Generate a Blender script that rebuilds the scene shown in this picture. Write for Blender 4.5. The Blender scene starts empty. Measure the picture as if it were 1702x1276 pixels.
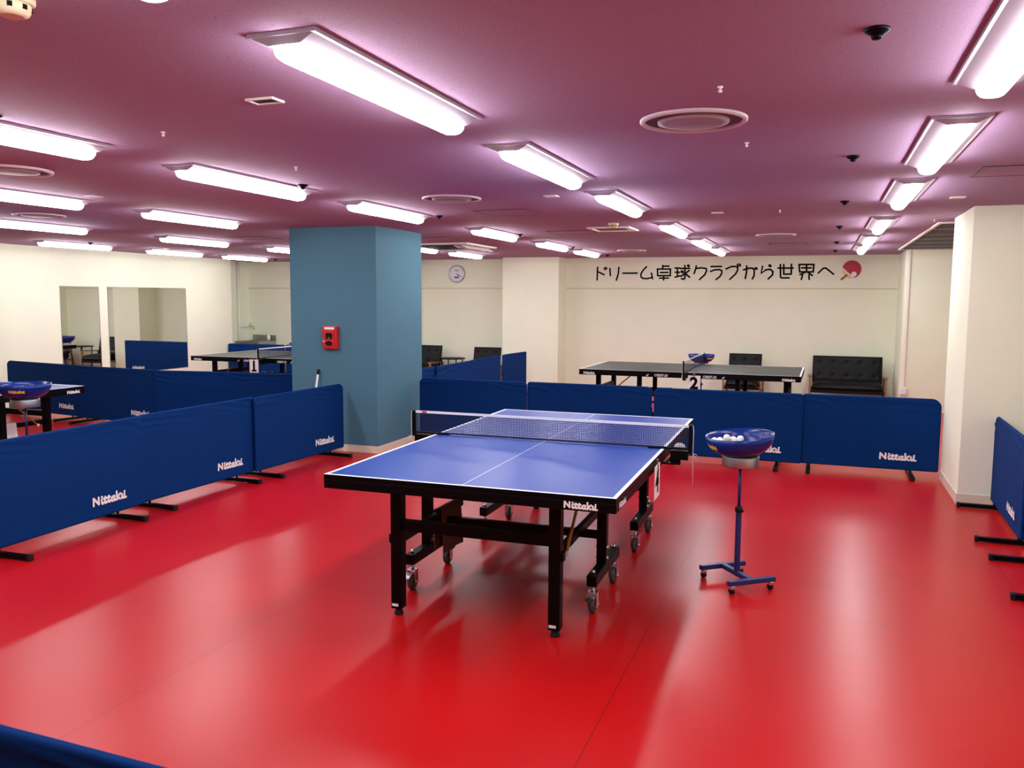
import bpy, math, random
from mathutils import Vector, Matrix, noise

# ---------------------------------------------------------------- camera, light, exposure
S = bpy.context.scene
COL = S.collection
S.view_settings.view_transform = 'Standard'
S.view_settings.look = 'None'
S.view_settings.exposure = 0.0
S.view_settings.gamma = 1.0
S.view_settings.use_curve_mapping = False
S.cycles.max_bounces = 10
S.cycles.diffuse_bounces = 6
S.cycles.glossy_bounces = 4
S.cycles.transparent_max_bounces = 12
S.cycles.sample_clamp_indirect = 20.0
S.cycles.use_denoising = True

FPX, YAW, PITCH, ROLL = 1389.0, 0.352861, 0.101076, 0.005605
cy_, sy_ = math.cos(YAW), math.sin(YAW)
fw = Vector((-sy_*math.cos(PITCH), cy_*math.cos(PITCH), -math.sin(PITCH)))
rt = Vector((cy_, sy_, 0)); up = rt.cross(fw)
r2 = math.cos(ROLL)*rt + math.sin(ROLL)*up
u2 = -math.sin(ROLL)*rt + math.cos(ROLL)*up
cam = bpy.data.objects.new('camera', bpy.data.cameras.new('camera'))
COL.objects.link(cam)
cam.matrix_world = Matrix(((r2.x, u2.x, -fw.x, 1.60031), (r2.y, u2.y, -fw.y, -3.63875), (r2.z, u2.z, -fw.z, 1.65736), (0, 0, 0, 1)))
cam.data.sensor_width = 36.0
cam.data.lens = 36.0*FPX/1702.0
cam.data.clip_start = 0.05
S.camera = cam

W = bpy.data.worlds.new('world'); S.world = W; W.use_nodes = True
W.node_tree.nodes['Background'].inputs[0].default_value = (0.9, 0.95, 1, 1)
W.node_tree.nodes['Background'].inputs[1].default_value = 0.02
LAMP = 45.0            # radiance of the fluorescent diffusers
H = 2.416              # ceiling height

# ---------------------------------------------------------------- materials
def lin(c):
    return tuple(((v/255)/12.92 if v/255 <= .04045 else ((v/255+.055)/1.055)**2.4) for v in c)
def mat(name, rgb, rough=.5, metal=0., spec=.5, emit=0., coat=0., raw=False):
    m = bpy.data.materials.new(name); m.use_nodes = True
    b = m.node_tree.nodes['Principled BSDF']
    c = rgb if raw else lin(rgb)
    b.inputs['Base Color'].default_value = (*c, 1)
    b.inputs['Roughness'].default_value = rough
    b.inputs['Metallic'].default_value = metal
    b.inputs['Specular IOR Level'].default_value = spec
    b.inputs['Coat Weight'].default_value = coat
    if emit:
        b.inputs['Emission Color'].default_value = (*c, 1); b.inputs['Emission Strength'].default_value = emit
    return m
def nodes(m):
    nt = m.node_tree
    return nt, nt.nodes['Principled BSDF']
def noise_col(m, scale, amt, bump=0., bscale=None, detail=3., dist=.01):
    """vary the base colour a little and add a fine bump"""
    nt, b = nodes(m)
    tc = nt.nodes.new('ShaderNodeTexCoord')
    n = nt.nodes.new('ShaderNodeTexNoise'); n.inputs['Scale'].default_value = scale; n.inputs['Detail'].default_value = detail
    nt.links.new(tc.outputs['Object'], n.inputs['Vector'])
    c = b.inputs['Base Color'].default_value[:]
    r = nt.nodes.new('ShaderNodeValToRGB')
    r.color_ramp.elements[0].position = .3; r.color_ramp.elements[1].position = .7
    r.color_ramp.elements[0].color = (*[v*(1-amt) for v in c[:3]], 1)
    r.color_ramp.elements[1].color = (*[min(1, v*(1+amt)) for v in c[:3]], 1)
    nt.links.new(n.outputs['Fac'], r.inputs['Fac']); nt.links.new(r.outputs['Color'], b.inputs['Base Color'])
    if bump:
        n2 = nt.nodes.new('ShaderNodeTexNoise'); n2.inputs['Scale'].default_value = bscale or scale; n2.inputs['Detail'].default_value = 4
        nt.links.new(tc.outputs['Object'], n2.inputs['Vector'])
        bp = nt.nodes.new('ShaderNodeBump'); bp.inputs['Strength'].default_value = bump; bp.inputs['Distance'].default_value = dist
        nt.links.new(n2.outputs['Fac'], bp.inputs['Height']); nt.links.new(bp.outputs['Normal'], b.inputs['Normal'])
    return m

def floor_mat():
    m = mat('red_vinyl', (0.62, 0.012, 0.022), .36, raw=True, spec=.22)
    nt, b = nodes(m)
    tc = nt.nodes.new('ShaderNodeTexCoord')
    n = nt.nodes.new('ShaderNodeTexNoise'); n.inputs['Scale'].default_value = 2.2; n.inputs['Detail'].default_value = 6
    nt.links.new(tc.outputs['Object'], n.inputs['Vector'])
    mr = nt.nodes.new('ShaderNodeMapRange'); mr.inputs[1].default_value = .3; mr.inputs[2].default_value = .7
    mr.inputs[3].default_value = .283; mr.inputs[4].default_value = .300
    nt.links.new(n.outputs['Fac'], mr.inputs[0]); nt.links.new(mr.outputs[0], b.inputs['Roughness'])
    sx = nt.nodes.new('ShaderNodeSeparateXYZ'); nt.links.new(tc.outputs['Object'], sx.inputs[0])
    def M(op, a, c=None):
        k = nt.nodes.new('ShaderNodeMath'); k.operation = op
        for i, v in enumerate((a, c)):
            if v is None: continue
            if isinstance(v, (int, float)): k.inputs[i].default_value = v
            else: nt.links.new(v, k.inputs[i])
        return k.outputs[0]
    # sheet joints: rolls 1.87 m wide along y, one cross joint
    t = M('ABSOLUTE', M('SUBTRACT', M('FRACT', M('DIVIDE', M('ADD', sx.outputs[0], 1.03+18.7), 1.87)), .5))
    a = M('GREATER_THAN', t, .5-.0016/1.87)
    c1 = M('LESS_THAN', M('ABSOLUTE', M('SUBTRACT', sx.outputs[1], .93)), .0018)
    s = M('MAXIMUM', a, c1)
    mx = nt.nodes.new('ShaderNodeMix'); mx.data_type = 'RGBA'
    mx.inputs[6].default_value = (*lin((0, 0, 0)), 1)
    n3 = nt.nodes.new('ShaderNodeTexNoise'); n3.inputs['Scale'].default_value = .8; n3.inputs['Detail'].default_value = 5
    nt.links.new(tc.outputs['Object'], n3.inputs['Vector'])
    r = nt.nodes.new('ShaderNodeValToRGB')
    r.color_ramp.elements[0].position = .35; r.color_ramp.elements[1].position = .65
    r.color_ramp.elements[0].color = (.43, .005, .007, 1); r.color_ramp.elements[1].color = (.48, .006, .008, 1)
    nt.links.new(n3.outputs['Fac'], r.inputs['Fac'])
    nt.links.new(r.outputs['Color'], mx.inputs[6]); mx.inputs[7].default_value = (.12, .006, .008, 1)
    nt.links.new(s, mx.inputs[0]); nt.links.new(mx.outputs[2], b.inputs['Base Color'])
    bp = nt.nodes.new('ShaderNodeBump'); bp.inputs['Strength'].default_value = .02; bp.inputs['Distance'].default_value = .004
    n2 = nt.nodes.new('ShaderNodeTexNoise'); n2.inputs['Scale'].default_value = 6; n2.inputs['Detail'].default_value = 5
    nt.links.new(tc.outputs['Object'], n2.inputs['Vector'])
    nt.links.new(n2.outputs['Fac'], bp.inputs['Height']); nt.links.new(bp.outputs['Normal'], b.inputs['Normal'])
    return m

def ceiling_mat():
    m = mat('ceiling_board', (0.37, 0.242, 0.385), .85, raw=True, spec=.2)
    nt, b = nodes(m)
    tc = nt.nodes.new('ShaderNodeTexCoord')
    mp = nt.nodes.new('ShaderNodeMapping'); mp.inputs['Scale'].default_value = (1, .55, 1)
    nt.links.new(tc.outputs['Object'], mp.inputs['Vector'])
    n = nt.nodes.new('ShaderNodeTexNoise'); n.inputs['Scale'].default_value = 120; n.inputs['Detail'].default_value = 3; n.inputs['Roughness'].default_value = .6
    nt.links.new(mp.outputs['Vector'], n.inputs['Vector'])
    r = nt.nodes.new('ShaderNodeValToRGB')       # worm holes of a rock wool board
    r.color_ramp.elements[0].position = .60; r.color_ramp.elements[1].position = .67
    r.color_ramp.elements[0].color = (1, 1, 1, 1); r.color_ramp.elements[1].color = (0, 0, 0, 1)
    nt.links.new(n.outputs['Fac'], r.inputs['Fac'])
    mx = nt.nodes.new('ShaderNodeMix'); mx.data_type = 'RGBA'
    c = b.inputs['Base Color'].default_value[:3]
    mx.inputs[6].default_value = (*[v*.66 for v in c], 1); mx.inputs[7].default_value = (*c, 1)
    nt.links.new(r.outputs['Color'], mx.inputs[0]); nt.links.new(mx.outputs[2], b.inputs['Base Color'])
    n2 = nt.nodes.new('ShaderNodeTexNoise'); n2.inputs['Scale'].default_value = 110; n2.inputs['Detail'].default_value = 3
    nt.links.new(tc.outputs['Object'], n2.inputs['Vector'])
    ad = nt.nodes.new('ShaderNodeMath'); ad.operation = 'MULTIPLY_ADD'; ad.inputs[1].default_value = .25
    nt.links.new(n2.outputs['Fac'], ad.inputs[0]); nt.links.new(r.outputs['Color'], ad.inputs[2])
    bp = nt.nodes.new('ShaderNodeBump'); bp.inputs['Strength'].default_value = .35; bp.inputs['Distance'].default_value = .004
    nt.links.new(ad.outputs[0], bp.inputs['Height']); nt.links.new(bp.outputs['Normal'], b.inputs['Normal'])
    return m

M_floor = floor_mat()
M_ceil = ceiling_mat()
M_wall = noise_col(mat('cream_wallpaper', (.815, .865, .685), .75, spec=.25, raw=True), 3, .015, .08, 260, dist=.002)
M_teal = noise_col(mat('teal_wallpaper', (72, 118, 138), .7, spec=.3), 4, .02, .1, 260, dist=.002)
M_base = mat('cream_skirting', (222, 212, 190), .5)
M_trim = mat('picture_rail', (210, 214, 172), .6, spec=.2)
M_cloth = noise_col(mat('navy_blue_cloth', (.0005, .028, .145), .8, spec=.1, raw=True), 500, .05, .1, 700, dist=.001)
M_cloth2 = M_cloth
M_black = mat('black_steel', (3, 3, 4), .42, spec=.12)
M_rubber = mat('black_rubber', (14, 14, 15), .7, spec=.3)
M_grey = mat('grey_tyre', (58, 60, 62), .6)
M_chrome = mat('zinc_steel', (205, 208, 210), .25, 1)
M_white = mat('white_print', (235, 235, 235), .5)
M_line = mat('white_line_paint', (240, 240, 244), .45)
M_top = noise_col(mat('blue_table_top', (6, 60, 152), .33, spec=.17), 30, .03, .02, 400, dist=.001)
M_topd = noise_col(mat('dark_green_table_top', (26, 44, 46), .36, spec=.4), 30, .03, .02, 400, dist=.001)
M_net = mat('navy_net_string', (16, 26, 60), .7)
M_tape = mat('white_net_tape', (232, 234, 240), .6)
M_yellow = mat('yellow_print', (240, 205, 50), .5)
M_rod = mat('yellow_rod', (168, 118, 30), .45)
M_bowl = mat('blue_plastic', (.001, .024, .19), .25, spec=.35, raw=True)
M_silver = mat('brushed_aluminium', (178, 180, 186), .38, 1)
M_bframe = mat('blue_painted_steel', (16, 40, 100), .35)
M_ball = mat('white_celluloid', (238, 236, 228), .4)
M_house = mat('white_lamp_housing', (232, 232, 235), .45)
M_hous2 = mat('grey_lamp_reflector', (.36, .31, .37), .42, .2, raw=True)
M_mgrey = mat('mid_grey_metal', (92, 88, 92), .5)
M_cone = mat('shaded_vent_cone', (150, 138, 147), .5)  # recess shade is put into the cone colour
M_ring = mat('pale_vent_ring', (196, 186, 192), .45)
M_vent = mat('vent_throat', (92, 84, 90), .6)
M_lamp = mat('lit_diffuser', (1, .985, 1.0), .5, emit=LAMP, raw=True)
M_leather = noise_col(mat('black_leather', (7, 11, 12), .5, spec=.22), 60, .1, .15, 300, dist=.002)
M_wood = noise_col(mat('oak_wood', (140, 108, 70), .5), 14, .15)
M_paper = mat('white_card', (238, 236, 236), .55)
M_red = mat('red_paint', (190, 28, 32), .4)
M_mirror = mat('mirror_glass', (236, 240, 232), .015, 1)
M_plastic = mat('white_plastic', (236, 234, 226), .45)
M_dgrey = mat('dark_grey_metal', (52, 50, 54), .55, .3)
M_steel = mat('stainless_steel', (170, 172, 168), .3, 1)
M_pink = mat('pink_strap', (220, 110, 150), .6)
M_towel = noise_col(mat('brown_towel', (96, 66, 56), .95, spec=.1), 90, .12, .3, 300, dist=.002)
M_towelw = noise_col(mat('white_towel', (222, 218, 214), .95, spec=.1), 90, .05, .3, 300, dist=.002)
M_pale = mat('pale_yellow_print', (232, 205, 150), .6)
M_brown = mat('brown_print', (130, 88, 52), .6)
M_crim = mat('crimson_print', (176, 30, 52), .5)
M_blackp = mat('black_vinyl', (5, 5, 6), .6, spec=.08)
M_glassd = mat('dark_window', (10, 18, 16), .1)
M_lcd = mat('dark_display', (12, 13, 22), .2)
M_face = mat('clock_face', (226, 226, 234), .5)
M_creamp = mat('cream_plastic', (222, 212, 176), .5)

# ---------------------------------------------------------------- mesh builder
class MB:
    def __init__(s): s.v = []; s.f = []; s.sm = []; s.mi = []
    def add(s, vs, fs, smooth=False, mi=0):
        o = len(s.v); s.v += [tuple(v) for v in vs]
        for f in fs:
            s.f.append([o+i for i in f]); s.sm.append(smooth); s.mi.append(mi)
        return s
    def box(s, x0, x1, y0, y1, z0, z1, mi=0):
        v = [(x, y, z) for z in (z0, z1) for y in (y0, y1) for x in (x0, x1)]
        return s.add(v, [(0, 2, 3, 1), (4, 5, 7, 6), (0, 1, 5, 4), (2, 6, 7, 3), (0, 4, 6, 2), (1, 3, 7, 5)], mi=mi)
    def bar(s, a, b, w, h, upv=(0, 0, 1), mi=0):
        """square bar from a to b, w across, h along upv"""
        a = Vector(a); b = Vector(b); d = (b-a).normalized(); u = Vector(upv)
        sd = d.cross(u)
        if sd.length < 1e-5: sd = d.cross(Vector((1, 0, 0)))
        sd.normalize(); u = sd.cross(d)
        v = [p + sd*i*w/2 + u*j*h/2 for p in (a, b) for j in (-1, 1) for i in (-1, 1)]
        return s.add(v, [(0, 1, 3, 2), (4, 6, 7, 5), (0, 4, 5, 1), (2, 3, 7, 6), (0, 2, 6, 4), (1, 5, 7, 3)], mi=mi)
    def lathe(s, prof, n=32, o=(0, 0, 0), ax='z', cap=True, mi=0):
        """prof = [(r, z)] from one end to the other"""
        vs = []; fs = []
        for r, z in prof:
            for k in range(n):
                t = 2*math.pi*k/n; c, q = r*math.cos(t), r*math.sin(t)
                p = {'z': (c, q, z), 'x': (z, c, q), 'y': (q, z, c)}[ax]
                vs.append((p[0]+o[0], p[1]+o[1], p[2]+o[2]))
        for i in range(len(prof)-1):
            for k in range(n):
                k2 = (k+1) % n
                fs.append((i*n+k, i*n+k2, (i+1)*n+k2, (i+1)*n+k))
        s.add(vs, fs, True, mi)
        if cap:
            o_ = len(s.v)-len(vs)
            for i, rev in ((0, True), (len(prof)-1, False)):
                if prof[i][0] > 1e-6:
                    f = [o_+i*n+k for k in range(n)]
                    s.f.append(f[::-1] if rev else f); s.sm.append(False); s.mi.append(mi)
        return s
    def cyl(s, a, b, r, n=16, mi=0):
        a = Vector(a); b = Vector(b); d = (b-a); L = d.length
        q = Vector((0, 0, 1)).rotation_difference(d.normalized())
        m2 = MB().lathe([(r, 0), (r, L)], n)
        o = len(s.v)
        s.v += [tuple(a + q @ Vector(v)) for v in m2.v]
        s.f += [[o+i for i in f] for f in m2.f]; s.sm += m2.sm; s.mi += [mi]*len(m2.f)
        return s
    def tube(s, pts, r, n=8, mi=0):
        pts = [Vector(p) for p in pts]; vs = []; fs = []
        ref = Vector((0.13, 0.31, 0.94))
        for i, p in enumerate(pts):
            d = (pts[min(i+1, len(pts)-1)]-pts[max(i-1, 0)]).normalized()
            sd = d.cross(ref).normalized(); u = sd.cross(d)
            for k in range(n):
                t = 2*math.pi*k/n; vs.append(p + (sd*math.cos(t)+u*math.sin(t))*r)
        for i in range(len(pts)-1):
            for k in range(n):
                k2 = (k+1) % n; fs.append((i*n+k, i*n+k2, (i+1)*n+k2, (i+1)*n+k))
        s.add(vs, fs, True, mi)
        o = len(s.v)-len(vs)
        s.f += [[o+k for k in range(n)][::-1], [o+(len(pts)-1)*n+k for k in range(n)]]; s.sm += [False]*2; s.mi += [mi]*2
        return s
    def ball(s, c, r, n=20, m=12, sq=1.):
        return s.lathe([(r*math.sin(math.pi*i/m), -r*sq*math.cos(math.pi*i/m)) for i in range(m+1)], n, c, cap=False)
    def sheet(s, P, nu, nv, smooth=True, mi=0, flip=False):
        """grid surface from P(i/nu, j/nv)"""
        vs = [P(i/nu, j/nv) for j in range(nv+1) for i in range(nu+1)]
        fs = []
        for j in range(nv):
            for i in range(nu):
                a = j*(nu+1)+i; f = (a, a+1, a+nu+2, a+nu+1)
                fs.append(f[::-1] if flip else f)
        return s.add(vs, fs, smooth, mi)
    def build(s, name, m, parent=None, bevel=0., seg=2, loc=None):
        me = bpy.data.meshes.new(name); me.from_pydata(s.v, [], s.f)
        for x in (m if isinstance(m, (list, tuple)) else [m]): me.materials.append(x)
        me.polygons.foreach_set('use_smooth', s.sm); me.polygons.foreach_set('material_index', s.mi)
        me.update()
        o = bpy.data.objects.new(name, me); COL.objects.link(o)
        if parent is not None: o.parent = parent
        if loc: o.location = loc
        if bevel:
            b = o.modifiers.new('bevel', 'BEVEL'); b.width = bevel; b.segments = seg; b.limit_method = 'ANGLE'; b.angle_limit = .7
        return o
def bx(x0, x1, y0, y1, z0, z1): return MB().box(x0, x1, y0, y1, z0, z1)

def tag(o, label, cat, group=None):
    o['label'] = label; o['category'] = cat
    if group: o['group'] = group
    return o
def thing(name, label, cat, loc=(0, 0, 0), rz=0., group=None):
    o = bpy.data.objects.new(name, None); COL.objects.link(o); o.empty_display_size = .1
    o.location = loc; o.rotation_euler = (0, 0, rz)
    return tag(o, label, cat, group)
def struct(o):
    o['kind'] = 'structure'; return o
def dup(root, loc, rz, label, group=None):
    r = root.copy(); COL.objects.link(r); r.location = loc; r.rotation_euler = (0, 0, rz); r['label'] = label
    if group: r['group'] = group
    for ch in list(root.children):
        c = ch.copy(); COL.objects.link(c); c.parent = r
        for g in ch.children:
            d = g.copy(); COL.objects.link(d); d.parent = c
    return r

def stroke(mb, pts, r, P, step=None, n=10, mi=0, lift=0.):
    """round-ended pen stroke of half width r along 2-D points; P maps (u, v) to 3-D, lift raises it off the surface"""
    q = [pts[0]]
    for a, b in zip(pts, pts[1:]):
        L = math.hypot(b[0]-a[0], b[1]-a[1]); k = max(1, int(L/step)) if step else 1
        q += [(a[0]+(b[0]-a[0])*i/k, a[1]+(b[1]-a[1])*i/k) for i in range(1, k+1)]
    def G(u, v):
        if not lift: return P(u, v)
        o = Vector(P(u, v)); e = 1e-3
        return o + ((Vector(P(u+e, v))-o).cross(Vector(P(u, v+e))-o)).normalized()*lift
    def nrm(a, b):
        dx, dy = b[0]-a[0], b[1]-a[1]; L = math.hypot(dx, dy) or 1
        return (-dy/L, dx/L)
    ns = [nrm(a, b) for a, b in zip(q, q[1:])]
    off = []
    for i in range(len(q)):
        m = ns[max(0, i-1)]; k = ns[min(i, len(ns)-1)]
        sx, sy = m[0]+k[0], m[1]+k[1]; L = math.hypot(sx, sy)
        if L < .35: off.append((k[0]*r, k[1]*r)); continue
        f = min(1.7, 2/L)*r/L
        off.append((sx*f, sy*f))
    for i in range(len(q)-1):
        a, b, c, d = q[i], q[i+1], off[i], off[i+1]
        mb.add([G(a[0]-c[0], a[1]-c[1]), G(b[0]-d[0], b[1]-d[1]), G(b[0]+d[0], b[1]+d[1]), G(a[0]+c[0], a[1]+c[1])], [(0, 1, 2, 3)], mi=mi)
    for e, (nx, ny), s_ in ((q[0], ns[0], 1), (q[-1], ns[-1], -1)):
        t0 = math.atan2(ny*s_, nx*s_)
        mb.add([G(e[0]+r*math.cos(t0+math.pi*k/n), e[1]+r*math.sin(t0+math.pi*k/n)) for k in range(n+1)], [tuple(range(n+1))], mi=mi)
# lettering of the maker's mark, unit: total width 1, origin at its left foot
LOGO = [[(.03, .025), (.036, .185)], [(.036, .185), (.178, .03)], [(.178, .03), (.176, .18)],
        [(.262, .172), (.272, .176)],
        [(.262, .118), (.256, .05), (.272, .022), (.302, .024), (.332, .055)],
        [(.362, .158), (.352, .06), (.366, .024), (.396, .024), (.43, .055)], [(.316, .128), (.50, .128)],
        [(.462, .158), (.452, .06), (.466, .024), (.496, .026), (.52, .05)],
        [(.622, .112), (.586, .122), (.55, .09), (.542, .048), (.566, .02), (.598, .034), (.622, .07)], [(.63, .122), (.622, .06), (.636, .022), (.664, .03)],
        [(.694, .205), (.702, .02)], [(.80, .142), (.712, .082), (.79, .02)],
        [(.85, .118), (.842, .05), (.858, .022), (.886, .026), (.908, .056)], [(.922, .118), (.914, .05), (.93, .022), (.97, .024)],
        [(.926, .164), (.930, .166)]]
def logo(mb, w, P, step=None, r=.0255, mi=0):
    """maker's mark of width w; P(u, v): u along the width in metres, v up"""
    for i, s in enumerate(LOGO): stroke(mb, [(a*w, b*w) for a, b in s], r*w, P, step*w if step else None, mi=mi, lift=.0004+.00013*i)
    return mb
def text_mesh(txt, size, P, name='text', bold=0., shear=0., align='CENTER'):
    """built-in font outline turned into a mesh builder mapped by P(u, v)"""
    cu = bpy.data.curves.new(name, 'FONT'); cu.body = txt; cu.size = size; cu.offset = bold; cu.shear = shear
    cu.align_x = align; cu.align_y = 'CENTER'; cu.resolution_u = 4
    o = bpy.data.objects.new(name, cu); COL.objects.link(o)
    dg = bpy.context.evaluated_depsgraph_get(); dg.update()
    me = bpy.data.meshes.new_from_object(o.evaluated_get(dg))
    mb = MB().add([P(v.co.x, v.co.y) for v in me.vertices], [tuple(p.vertices) for p in me.polygons])
    bpy.data.objects.remove(o); bpy.data.curves.remove(cu); bpy.data.meshes.remove(me)
    return mb

# ---------------------------------------------------------------- the room
XL, YB, XR, YF = -9.92, 11.35, 4.2, -6.5
struct(bx(-11, XR+.3, YF-.3, YB+.3, -.2, 0).build('floor', M_floor))
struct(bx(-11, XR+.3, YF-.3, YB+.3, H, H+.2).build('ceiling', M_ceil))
struct(bx(-11, XR+.3, YB, YB+.3, 0, H).build('wall_back', M_wall))
struct(bx(XL-.4, XL-.04, YF, YB, 0, H).build('wall_left', M_wall))
struct(bx(XR, XR+.3, YF, YB, 0, H).build('wall_right', M_wall))
struct(bx(-11, XR+.3, YF-.3, YF, 0, H).build('wall_front', M_wall))
XM = -9.55             # face of the lining that carries the mirrors
struct(bx(XL-.04, XM, 5.29, 10.27, 0, H).build('wall_left_lining', M_wall))
struct(bx(XL-.04, XM+.06, YF, 5.29, 0, H).build('pilaster_left', M_wall))
struct(bx(-3.93, -2.85, 10.84, YB, 0, H).build('pilaster_back', M_wall, bevel=.004))
struct(bx(-6.6, -5.87, 10.84, YB, 0, H).build('pilaster_back', M_wall, bevel=.004))
struct(bx(2.75, XR, 10.2, YB, 0, H).build('wall_back_return', M_wall, bevel=.003))
struct(bx(-3.88, -2.81, 4.18, 5.25, 0, H).build('pillar', M_teal, bevel=.004))
struct(bx(2.71, XR, 3.98, 5.02, 0, H).build('column_right', M_wall, bevel=.004))
def skirt(x0, x1, y0, y1, nm='baseboard_pillar', h=.075, t=.008):
    m = MB().box(x0-t, x1+t, y0-t, y0, 0, h).box(x0-t, x1+t, y1, y1+t, 0, h).box(x0-t, x0, y0, y1, 0, h).box(x1, x1+t, y0, y1, 0, h)
    struct(m.build(nm, M_base))
skirt(-3.88, -2.81, 4.18, 5.25)
struct(MB().box(2.702, XR, 3.972, 3.98, 0, .085).box(2.702, 2.71, 3.98, 5.02, 0, .085).box(2.702, XR, 5.02, 5.028, 0, .085).build('baseboard_right', M_base))
struct(MB().box(-2.85, 2.75, YB-.008, YB, 0, .075).box(-9.96, -6.6, YB-.008, YB, 0, .075).box(-5.87, -3.93, YB-.008, YB, 0, .075).build('baseboard_back', M_base))
struct(bx(XM, XM+.008, 5.29, 10.27, 0, .075).build('baseboard_left', M_base))
for i, (a, b) in enumerate(((-2.85, 2.75), (-5.87, -3.93), (-9.96, -6.6))):
    struct(bx(a, b, YB-.012, YB, 1.85, 1.872).build('trim_%d' % (i+1), M_trim))

# mirrors on the wall at the left
for i, (a, b, lb) in enumerate(((6.217, 6.96, 'narrow wall mirror on the cream wall, reflecting a dark table end and a chair'),
                                (7.145, 8.97, 'wide wall mirror nearest the white pipe, reflecting the back corner and a blue barrier'))):
    t = thing('wall_mirror', lb, 'mirror', (XM, (a+b)/2, 0), group='mirrors on the cream wall')
    w = (b-a)/2
    bx(.001, .006, -w, w, .36, 1.82).build('glass', M_mirror, t)
    f = MB().box(0, .008, -w-.006, -w, .354, 1.826).box(0, .008, w, w+.006, .354, 1.826).box(0, .008, -w, w, 1.82, 1.826).box(0, .008, -w, w, .354, .36)
    f.build('edge_strip', M_steel, t)

# ---------------------------------------------------------------- ceiling lights
def make_light():
    t = thing('ceiling_light', '', 'ceiling light')
    hw, hl = .115, .62
    m = MB().box(-hw, hw, -hl, hl, -.012, 0)
    a = [(-.108, -.613, -.010), (.108, -.613, -.010), (.108, .613, -.010), (-.108, .613, -.010)]
    b = [(-.054, -.603, -.034), (.054, -.603, -.034), (.054, .603, -.034), (-.054, .603, -.034)]
    m.add(a+b, [(0, 1, 5, 4), (1, 2, 6, 5), (2, 3, 7, 6), (3, 0, 4, 7), (4, 5, 6, 7)])
    m.build('housing', M_hous2, t)
    d = MB(); n = 10; ring = []
    prof = [((.049)*abs(math.cos(math.pi*k/n))**.8*(1 if k < n/2 else -1), -.032-.046*math.sin(math.pi*k/n)**.8) for k in range(n+1)]
    ends = [(-.602, .0, .35), (-.597, .0, .66), (-.583, 0, .9), (-.56, 0, 1), (.56, 0, 1), (.583, 0, .9), (.597, 0, .66), (.602, 0, .35)]
    vs = []; fs = []
    for y, _, s in ends:
        for x, z in prof: vs.append((x*min(1, s+.1), y, -.032+(z+.032)*s))
    k = n+1
    for j in range(len(ends)-1):
        for i in range(n): fs.append((j*k+i, (j+1)*k+i, (j+1)*k+i+1, j*k+i+1))
    d.add(vs, fs, True); d.add([vs[i] for i in range(k)], [tuple(range(k))]); d.add([vs[-k+i] for i in range(k)], [tuple(range(k))[::-1]])
    d.build('diffuser', M_lamp, t)
    return t
LX = (.12, 2.11, -1.89, -3.95, -6.08, -8.35); LY = (-2.6, -.93, .9, 2.77, 5.27, 7.42, 9.2)
rowname = {.12: 'row over the blue table', 2.11: 'row beside the right cream column', -1.89: 'row passing before the blue pillar',
           -3.95: 'row behind the blue pillar', -6.08: 'row over table 1', -8.35: 'row beside the mirrors'}
pos = ['nearest the camera', 'second from the camera', 'third from the camera', 'fourth from the camera', 'fifth from the camera', 'nearest the back wall']
proto = None
for x in LX:
    ys = [y for y in LY if not (x < -8 and y < 4) and not (x < -5 and y < .5) and not (x < -3 and y < -1)]
    seen = {.12: 7, 2.11: 6, -1.89: 6, -3.95: 4, -6.08: 4, -8.35: 3}[x]
    for i, y in enumerate(ys):
        y += {(-8.35, 5.27): .2, (-6.08, 2.77): .15}.get((x, y), 0)
        k = len(ys)-i            # counted from the back wall
        lb = 'strip light, %s in the %s' % (['nearest the back wall', 'second from the back wall', 'third from the back wall', 'fourth from the back wall', 'fifth from the back wall', 'sixth from the back wall', 'seventh from the back wall'][k-1], rowname[x])
        if proto is None:
            proto = make_light(); proto.location = (x, y, H); proto['label'] = lb; proto['group'] = 'strip lights on the ceiling'
        else: dup(proto, (x, y, H), 0, lb)

# ---------------------------------------------------------------- ceiling fittings
sp = None
spots = [(1.715, -1.01, 'nearest the big pair of strip lights at the right'), (1.725, 1.19, 'second from the camera beside the right light row'), (1.735, 3.32, 'third from the camera beside the right light row'),
         (1.74, 5.6, 'fourth from the camera beside the right light row'), (1.75, 8.0, 'fifth beside the right light row'), (1.76, 9.9, 'last beside the right light row, over the paddle emblem'),
         (-1.70, -1.01, 'at the far left edge above the long strip light'), (-1.71, 1.25, 'beside the strip light in front of the pillar'), (-1.72, 3.42, 'just past the pillar corner'),
         (-1.75, 5.7, 'between the pillar row and the centre row'), (-1.80, 8.1, 'behind the centre hatches'), (-1.85, 10.4, 'above the start of the wall lettering'),
         (-8.08, 5.46, 'above the narrow mirror'), (-8.4, 8.0, 'above the wide mirror'), (-8.5, 10.3, 'near the white pipe')]
for x, y, w in spots:
    lb = 'black sprinkler head, ' + w
    if sp is None:
        sp = thing('sprinkler_head', lb, 'sprinkler', (x, y, H), group='black sprinkler heads')
        MB().lathe([(.034, 0), (.036, -.004), (.033, -.009), (.020, -.016), (.016, -.018)], 24).build('cover_plate', M_black, sp)
        MB().lathe([(.015, -.017), (.016, -.023), (.013, -.029), (.005, -.031)], 18).build('nozzle', M_black, sp)
    else: dup(sp, (x, y, H), 0, lb)
rd = None
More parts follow.
